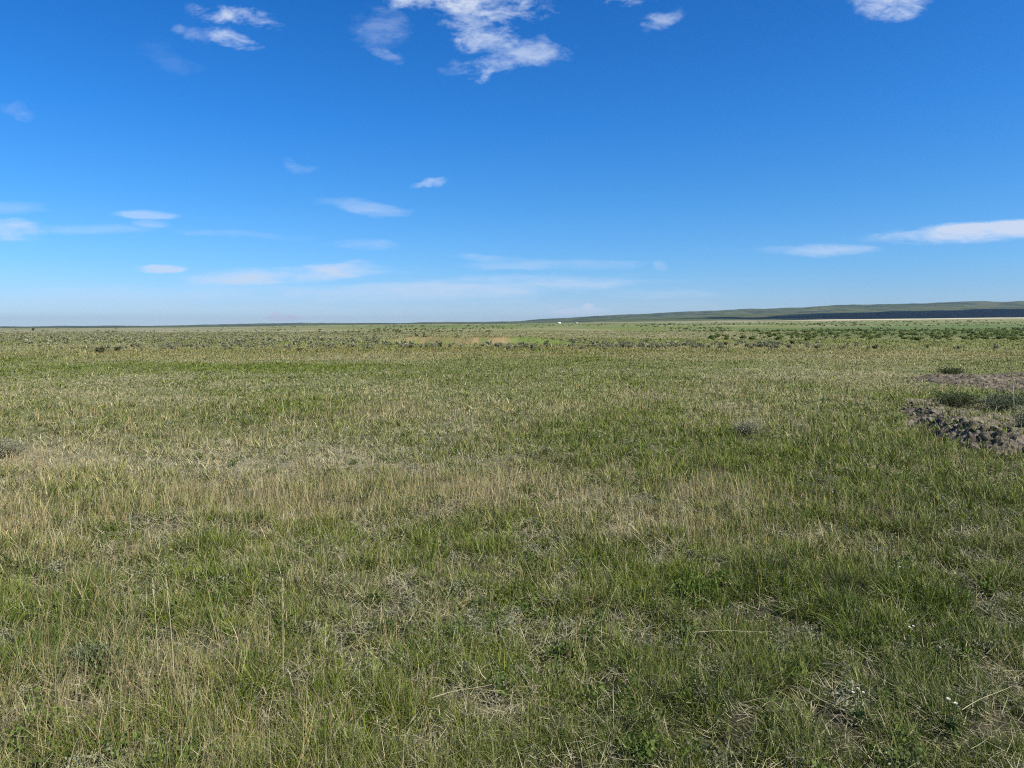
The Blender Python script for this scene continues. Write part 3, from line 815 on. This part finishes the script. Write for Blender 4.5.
# white wildflowers
def flower(loc, blooms, label, seed):
    """stem with leaves, and small domed white blooms of rounded petals"""
    g = np.random.default_rng(seed)
    t = empty('white_wildflower', loc, 0, label, 'wildflower')
    for (dx, dy, h, rr) in blooms:
        rr *= .72; h *= .8
        p = bent(h, dx, dy, 7)
        part('stem', *tube(p, .0022, .0014), M_stem, t)
        c = np.array(p[-1])
        V, Q = [], []; o = 0
        for ring, (nn, tilt) in enumerate(((9, .35), (7, .75))):
            for k in range(nn):
                a = 2 * PI * (k + .5 * ring) / nn + g.normal() * .1
                u = np.array([math.cos(a) * math.cos(tilt), math.sin(a) * math.cos(tilt), math.sin(tilt)])
                s = np.array([-math.sin(a), math.cos(a), 0]) * rr * .34
                lift = np.array([0, 0, rr * .1])
                V += [c + u * rr * .15, c + u * rr * .5 - s + lift, c + u * rr * .5 + s + lift, c + u * rr * .95 - s * .8, c + u * rr * .95 + s * .8, c + u * rr * 1.08]
                Q += [[o, o + 1, o + 2], [o + 1, o + 3, o + 4], [o + 1, o + 4, o + 2], [o + 3, o + 5, o + 4]]; o += 6
        V, Q = np.array(V), np.array(Q)
        b = mesh_obj('bloom', V, Q.ravel(), np.arange(len(Q)) * 3, M_petal, parent=t)
        # centre
        n = 8
        cv = [c + np.array([0, 0, rr * .55])] + [c + np.array([math.cos(2 * PI * k / n) * rr * .3, math.sin(2 * PI * k / n) * rr * .3, rr * .38]) for k in range(n)]
        cq = np.array([[0, 1 + k, 1 + (k + 1) % n] for k in range(n)])
        mesh_obj('flower_centre', np.array(cv), cq.ravel(), np.arange(n) * 3, M_pollen, parent=b)
    V, q, c_ = leaf_cloud(40, .05, .08, .012, (.04, .075, .02), (.09, .13, .04), seed, elong=3)
    mesh_obj('leaves', V, q.ravel(), np.arange(len(q)) * 4, M_leaf, c_, parent=t)
    return t
flower(at(951, 738), [(-.010, .0, .19, .012), (.012, -.01, .175, .011)], 'pair of small white flowers on one plant beside the forked straw', 51)
flower(at(912, 656), [(-.012, .0, .18, .010), (.010, .005, .185, .010)], 'small white flower cluster in dark grass above the flower pair', 52)
flower(at(940, 676), [(0, 0, .17, .007)], 'single tiny white flower between the two white flower clusters', 53)
flower(at(858, 726), [(-.02, .0, .17, .010), (.004, .01, .185, .008), (.022, .0, .17, .009)], 'loose ragged white flower cluster left of the flower pair', 54)
flower(at(900, 590), [(0, 0, .18, .009)], 'single white flower in green grass right of the dark grey tuft', 55)

# pale stone
def stone(loc, sx, sy, sz, label, seed):
    g = np.random.default_rng(seed); n, m = 9, 14; V = []
    for i in range(n):
        a = PI * i / (n - 1)
        for k in range(m):
            b = 2 * PI * k / m
            d = np.array([math.sin(a) * math.cos(b), math.sin(a) * math.sin(b), math.cos(a)])
            f = 1 + .28 * (vnoise(np.array([d[0] * 1.6 + seed]), np.array([d[1] * 1.6 + d[2] * 1.1]), seed)[0] - .5) * 2
            V.append(d * f * np.array([sx, sy, sz]))
    o = mesh_obj('stone', np.array(V), *quads(grid_faces(n, m, True)), M_stone)
    o.location = (loc[0], loc[1], loc[2] + sz * .6)
    return tag(o, label, 'stone')
stone(at(763, 577, .0), .055, .035, .035, 'flat pale stone half hidden in the grass below a dark tuft', 61)
stone(at(779, 578, .03), .020, .016, .014, 'tiny white pebble right of the flat pale stone', 62)

# far things: two small white buildings and a lone bush on the skyline
def box(x0, x1, y0, y1, z0, z1):
    V = np.array([(a, b, c) for c in (z0, z1) for b in (y0, y1) for a in (x0, x1)], float)
    Q = np.array([[2, 3, 1, 0], [5, 7, 6, 4], [1, 5, 4, 0], [6, 7, 3, 2], [4, 6, 2, 0], [3, 7, 5, 1]])
    return V, Q
M_white = leaf_mat('white_paint', 0, .6, .3, ((.72, .71, .68), (.82, .81, .78)))
M_tan = leaf_mat('tan_paint', 0, .7, .2, ((.46, .43, .37), (.54, .51, .45)))
M_roof = leaf_mat('grey_roof', 0, .6, .3, ((.30, .30, .30), (.40, .40, .39)))
M_dark = leaf_mat('dark_opening', 0, .4, .4, ((.03, .03, .03), (.05, .05, .05)))
def shed(px_, py_, w, d, h, rz, mat, label):
    Y_ = 2350.0; x, y, z = on((px_ - 512) / F * Y_, Y_)
    t = empty('farm_building', (x, y, z - .3), rz, label, 'building')
    part('wall', *box(-w / 2, w / 2, -d / 2, d / 2, 0, h), mat, t, False)
    V = np.array([(-w / 2 - .4, -d / 2 - .4, h), (w / 2 + .4, -d / 2 - .4, h), (w / 2 + .4, d / 2 + .4, h), (-w / 2 - .4, d / 2 + .4, h), (-w / 2 - .4, 0, h + d * .28), (w / 2 + .4, 0, h + d * .28)])
    V[:, 2] += .01
    rf = mesh_obj('roof', V, np.array([0, 1, 5, 4, 2, 3, 4, 5, 0, 3, 2, 1, 0, 4, 3, 1, 2, 5]), np.array([0, 4, 8, 12, 15]), M_roof if mat is M_tan else M_white, parent=t)
    part('door', *box(-w * .2, w * .05, -d / 2 - .08, -d / 2 + .02, 0.02, h * .75), M_dark, t, False)
    part('window', *box(w * .2, w * .34, -d / 2 - .06, -d / 2 + .02, h * .4, h * .7), M_dark, t, False)
shed(559, 324.6, 8, 6, 3.8, .25, M_white, 'tiny bright white farm building far off below the left end of the hills')
shed(576, 324.0, 9, 6, 3.2, -.2, M_tan, 'tiny paler tan farm building far off, right of the white one')
lb = plant('lone_bush', on((33 - 512) / F * 420, 420), 0.9, 1.6, .22, 500, T_DARK, 71, 'lone dark bush standing on the skyline at the far left', 'bush', twigs=8, thick=.05)

# ------------------------------------------------------------------ light, sky, cloud that shades the hills, air
SUN_EL, SUN_AZ = math.radians(43), math.radians(118)     # azimuth clockwise from straight ahead: right and a little behind
sd = np.array([math.cos(SUN_EL) * math.sin(SUN_AZ), math.cos(SUN_EL) * math.cos(SUN_AZ), math.sin(SUN_EL)])
sl = bpy.data.lights.new('sun', 'SUN'); sl.energy = 5.0; sl.angle = math.radians(.53); sl.color = (1.0, .955, .88)
so = bpy.data.objects.new('sun', sl); COL.objects.link(so)
from mathutils import Vector
so.rotation_euler = Vector(tuple(-sd)).to_track_quat('-Z', 'Y').to_euler()
so.location = (0, 0, 60)

# one real cloud, high to the right of the view, whose shadow lies on the hills
def cloud(cx, cy, alt, a, b, c, rz, seed):
    n, m = 60, 160; V = []
    i, k = np.meshgrid(np.linspace(0, PI, n), np.linspace(0, 2 * PI, m, endpoint=False), indexing='ij')
    d = np.stack([np.sin(i) * np.cos(k), np.sin(i) * np.sin(k), np.cos(i)], -1)
    f = .30 + 1.35 * fbm(d[..., 0] * 3.4 + d[..., 2] + 20, d[..., 1] * 3.4 + d[..., 2] * .7 + 20, seed, 5)
    V = d * f[..., None] * np.array([a, b, c])
    V[..., 2] = np.where(V[..., 2] < 0, V[..., 2] * .35, V[..., 2])
    o = mesh_obj('cloud', V.reshape(-1, 3), *quads(grid_faces(n, m, True)), leaf_mat('cloud_white', .5, 1, 0, ((.85, .85, .86), (.9, .9, .9))), smooth=True)
    o.location = (cx, cy, alt); o.rotation_euler = (0, 0, rz)
    return tag(o, 'high white cloud above the hills, right of the view', 'cloud', kind='stuff')
ALT = 4200.0
tgt = np.array([3100.0, 4000.0, 60.0])
k = (ALT - tgt[2]) / sd[2]
cc = tgt + sd * k
cloud(cc[0], cc[1], ALT, 2100, 1250, 420, math.radians(6), 801)

w = bpy.data.worlds.new('World'); S.world = w; w.use_nodes = True
nt = w.node_tree
for n in list(nt.nodes): nt.nodes.remove(n)
N, L = nt.nodes.new, nt.links.new
out = N('ShaderNodeOutputWorld'); bg = N('ShaderNodeBackground'); L(bg.outputs[0], out.inputs['Surface'])
sky = N('ShaderNodeTexSky'); sky.sky_type = 'NISHITA'; sky.sun_disc = False
sky.sun_elevation = SUN_EL; sky.sun_rotation = SUN_AZ; sky.altitude = 900; sky.air_density = 1.0; sky.dust_density = 0.35; sky.ozone_density = 3.0
tc = N('ShaderNodeTexCoord'); sp_ = N('ShaderNodeSeparateXYZ'); L(tc.outputs['Generated'], sp_.inputs[0])
def M(op, a, b=None, clamp=False):
    n = N('ShaderNodeMath'); n.operation = op; n.use_clamp = clamp
    for i, v in enumerate((a, b)):
        if v is None: continue
        if isinstance(v, (int, float)): n.inputs[i].default_value = v
        else: L(v, n.inputs[i])
    return n.outputs[0]
# deeper blue overhead, as the photograph's sky has it
rp = N('ShaderNodeValToRGB'); L(sp_.outputs['Z'], rp.inputs['Fac'])
cr = rp.color_ramp
SKY_RAMP = [(0.0, (.76, .92, 1.22)), (.03, (.58, .77, 1.11)), (.08, (.41, .76, 1.12)), (.16, (.27, .74, 1.16)), (.26, (.155, .70, 1.26)), (.40, (.085, .62, 1.22)), (.47, (.12, .64, 1.2)), (.65, (.70, .85, 1.0)), (1.0, (.9, .95, 1.0))]
cr.elements[0].position, cr.elements[0].color = SKY_RAMP[0][0], (*SKY_RAMP[0][1], 1)
cr.elements[1].position, cr.elements[1].color = SKY_RAMP[-1][0], (*SKY_RAMP[-1][1], 1)
for p_, c_ in SKY_RAMP[1:-1]:
    e = cr.elements.new(p_); e.color = (*c_, 1)
mul = N('ShaderNodeMixRGB'); mul.blend_type = 'MULTIPLY'; mul.inputs['Fac'].default_value = 1
L(sky.outputs[0], mul.inputs[1]); L(rp.outputs[0], mul.inputs[2])
# clouds, by direction: u to the right, v upward, both as tangents about straight ahead
yy = M('MAXIMUM', sp_.outputs['Y'], .02)
U = M('DIVIDE', sp_.outputs['X'], yy); Vv = M('DIVIDE', sp_.outputs['Z'], yy)
front = M('GREATER_THAN', sp_.outputs['Y'], .03)
cmb = N('ShaderNodeCombineXYZ'); L(U, cmb.inputs[0]); L(Vv, cmb.inputs[1])
def noise(scale, sx, sy, detail=7, rough=.6, off=(0, 0), rot=0., dist=0.):
    mp = N('ShaderNodeMapping'); mp.inputs['Scale'].default_value = (sx, sy, 1); mp.inputs['Location'].default_value = (*off, 0); mp.inputs['Rotation'].default_value = (0, 0, rot)
    L(cmb.outputs[0], mp.inputs['Vector'])
    n = N('ShaderNodeTexNoise'); n.inputs['Scale'].default_value = scale; n.inputs['Detail'].default_value = detail; n.inputs['Roughness'].default_value = rough; n.inputs['Distortion'].default_value = dist
    L(mp.outputs[0], n.inputs['Vector']); return n.outputs['Fac']
n_up = M('MULTIPLY', M('SUBTRACT', M('ADD', M('MULTIPLY', noise(19, 1, 2.0, 12, .64, (3, 1), .28, .4), .8), M('MULTIPLY', noise(44, 1, 3.2, 8, .62, (8, 3), .45, .3), .2)), .37), 3.3, True)        # torn upper clouds
n_lo = M('MULTIPLY', M('SUBTRACT', noise(9, 1, 5.0, 8, .62, (1, 4), 0, .3), .30), 2.5, True)            # streaked lower clouds
# cx, cy (picture px), half widths, tilt (deg, clockwise in the picture), density, kind
def warp(scale, sx, sy, au, av, off):
    mp = N('ShaderNodeMapping'); mp.inputs['Scale'].default_value = (sx, sy, 1); mp.inputs['Location'].default_value = (*off, 0)
    L(cmb.outputs[0], mp.inputs['Vector'])
    n = N('ShaderNodeTexNoise'); n.inputs['Scale'].default_value = scale; n.inputs['Detail'].default_value = 5; n.inputs['Roughness'].default_value = .6
    L(mp.outputs[0], n.inputs['Vector']); s_ = N('ShaderNodeSeparateColor'); L(n.outputs['Color'], s_.inputs[0])
    return (M('ADD', U, M('MULTIPLY', M('SUBTRACT', s_.outputs[0], .5), au)), M('ADD', Vv, M('MULTIPLY', M('SUBTRACT', s_.outputs[1], .5), av)))
WARP = {'u': warp(11, 1, 1.4, .085, .050, (2, 7)), 'l': warp(9, 1, 4, .10, .016, (5, 2)), 'h': warp(30, 1, 2, .02, .006, (5, 2))}
CLOUDS = [
 (440, -14, 105, 34, 14, 1.15, 'u'), (478, 28, 52, 22, 25, .95, 'u'), (512, 58, 54, 16, -12, .75, 'u'), (492, 74, 20, 5, -28, .8, 'u'), (382, 28, 26, 26, 35, .32, 'u'), (385, 54, 24, 8, 20, .42, 'u'),
 (230, 17, 46, 9, 10, .95, 'u'), (232, 40, 30, 8, 14, .85, 'u'), (200, 34, 26, 8, 10, .4, 'u'), (170, 58, 34, 14, 20, .12, 'u'),
 (628, -2, 26, 8, 0, .9, 'u'), (664, 17, 24, 10, -20, .62, 'u'), (888, 2, 44, 17, 0, .92, 'u'), (12, 108, 24, 11, 20, .30, 'u'),
 (296, 167, 16, 6, 15, .36, 'u'), (428, 187, 20, 5, -4, .6, 'u'), (372, 208, 44, 7, 8, .52, 'l'), (365, 245, 30, 6, 4, .42, 'l'),
 (148, 215, 30, 4.5, 2, .6, 'h'), (150, 224, 20, 4, 2, .5, 'h'), (90, 229, 60, 6, 0, .36, 'l'), (10, 229, 34, 13, 2, .95, 'l'), (15, 208, 40, 6, 0, .35, 'l'),
 (162, 269, 22, 4.5, 0, .85, 'h'), (285, 274, 120, 9, -3, .9, 'l'), (345, 268, 40, 7, -8, .8, 'l'), (560, 264, 90, 6, 0, .42, 'l'), (492, 257, 34, 4, 5, .4, 'l'), (660, 266, 9, 5, 0, .5, 'h'), (655, 293, 60, 5, 0, .4, 'l'),
 (450, 290, 200, 12, -3, .75, 'l'), (200, 298, 220, 13, 0, .42, 'l'), (820, 249, 55, 6, 0, .62, 'l'), (1000, 230, 108, 9.5, -4, 1.2, 'h'), (945, 236, 72, 7.5, -1, 1.1, 'h'), (250, 234, 60, 4, 3, .3, 'l'),
 (286, 317.5, 20, 4, 0, 1.3, 'h'), (276, 316, 8, 4.5, 0, 1.3, 'h'), (226, 321.5, 16, 2.5, 0, .5, 'h'), (578, 311.5, 34, 4, -4, .9, 'h'), (588, 307.5, 8, 4.5, 0, 1.2, 'h'), (20, 302, 60, 4, 0, .3, 'l'), (400, 308, 330, 12, 0, .38, 'l'),
]
total = None
for cx, cy, hx, hy, tilt, dens, kd in CLOUDS:
    u0, v0 = (cx - 512) / F, (HY - cy) / F
    a = math.radians(-tilt); ca, sa = math.cos(a), math.sin(a)
    du = M('SUBTRACT', WARP[kd][0], u0); dv = M('SUBTRACT', WARP[kd][1], v0)
    e1 = M('ADD', M('MULTIPLY', du, ca / hx * F), M('MULTIPLY', dv, sa / hx * F))
    e2 = M('ADD', M('MULTIPLY', du, -sa / hy * F), M('MULTIPLY', dv, ca / hy * F))
    q = M('ADD', M('MULTIPLY', e1, e1), M('MULTIPLY', e2, e2))
    fall = M('SUBTRACT', 1.0, M('MULTIPLY', q, .55), True)             # 1 at the heart, 0 past the rim
    nz = n_up if kd == 'u' else n_lo
    x_ = M('MULTIPLY', M('SUBTRACT', M('ADD', M('MULTIPLY', nz, 1.15 if kd == 'u' else 1.1), M('MULTIPLY', fall, 1.05 if kd == 'u' else .9)), {'u': .86, 'l': .66, 'h': .5}[kd]), 1.0, True)
    x_ = M('MULTIPLY', M('MULTIPLY', x_, M('MINIMUM', M('MULTIPLY', fall, 1.6), 1.0)), dens)
    total = x_ if total is None else M('MAXIMUM', total, x_)
total = M('MULTIPLY', M('POWER', M('MULTIPLY', total, front, True), 1.3), .86, True)
ccol = N('ShaderNodeMixRGB'); ccol.inputs[1].default_value = (5.6, 6.6, 8.2, 1); ccol.inputs[2].default_value = (5.2, 5.7, 6.8, 1)
L(total, ccol.inputs['Fac'])
fin = N('ShaderNodeMixRGB'); L(total, fin.inputs['Fac']); L(mul.outputs[0], fin.inputs[1]); L(ccol.outputs[0], fin.inputs[2])
L(fin.outputs[0], bg.inputs['Color'])
bg.inputs['Strength'].default_value = 0.065

# the air: thin even haze
hb = 23000.0
V, Q = box(-hb, hb, -hb, hb, -130.0, 330.0)
HAZE_ON = True
if HAZE_ON:
    hm, hnt, hout = new_mat('air')
    pv = hnt.nodes.new('ShaderNodeVolumePrincipled'); pv.inputs['Color'].default_value = (.68, .84, 1.0, 1); pv.inputs['Density'].default_value = 3.2e-5; pv.inputs['Anisotropy'].default_value = .6
    hnt.links.new(pv.outputs[0], hout.inputs['Volume'])
    hz = mesh_obj('haze', V, Q.ravel(), np.arange(6) * 4, hm)
    tag(hz, 'thin pale blue haze over the far plain and hills', 'haze', kind='stuff')

# ------------------------------------------------------------------ camera and render settings
cam = bpy.data.cameras.new('camera'); co = bpy.data.objects.new('camera', cam); COL.objects.link(co)
co.location = (0, 0, EYE); co.rotation_euler = (PI / 2, 0, 0)
cam.sensor_width = 36; cam.lens = F / 1024 * 36; cam.shift_y = -(384 - HY) / 1024
cam.clip_start = .05; cam.clip_end = 80000
S.camera = co
S.render.engine = 'CYCLES'
S.view_settings.view_transform = 'Standard'; S.view_settings.look = 'None'; S.view_settings.exposure = 1.0; S.view_settings.gamma = 1
S.view_settings.use_curve_mapping = False
cy = S.cycles
cy.max_bounces = 5; cy.diffuse_bounces = 3; cy.glossy_bounces = 2; cy.transmission_bounces = 3; cy.volume_bounces = 0; cy.transparent_max_bounces = 8
cy.use_denoising = False; cy.use_adaptive_sampling = False
cy.filter_width = 1.15
w.cycles.sampling_method = 'MANUAL'; w.cycles.sample_map_resolution = 512
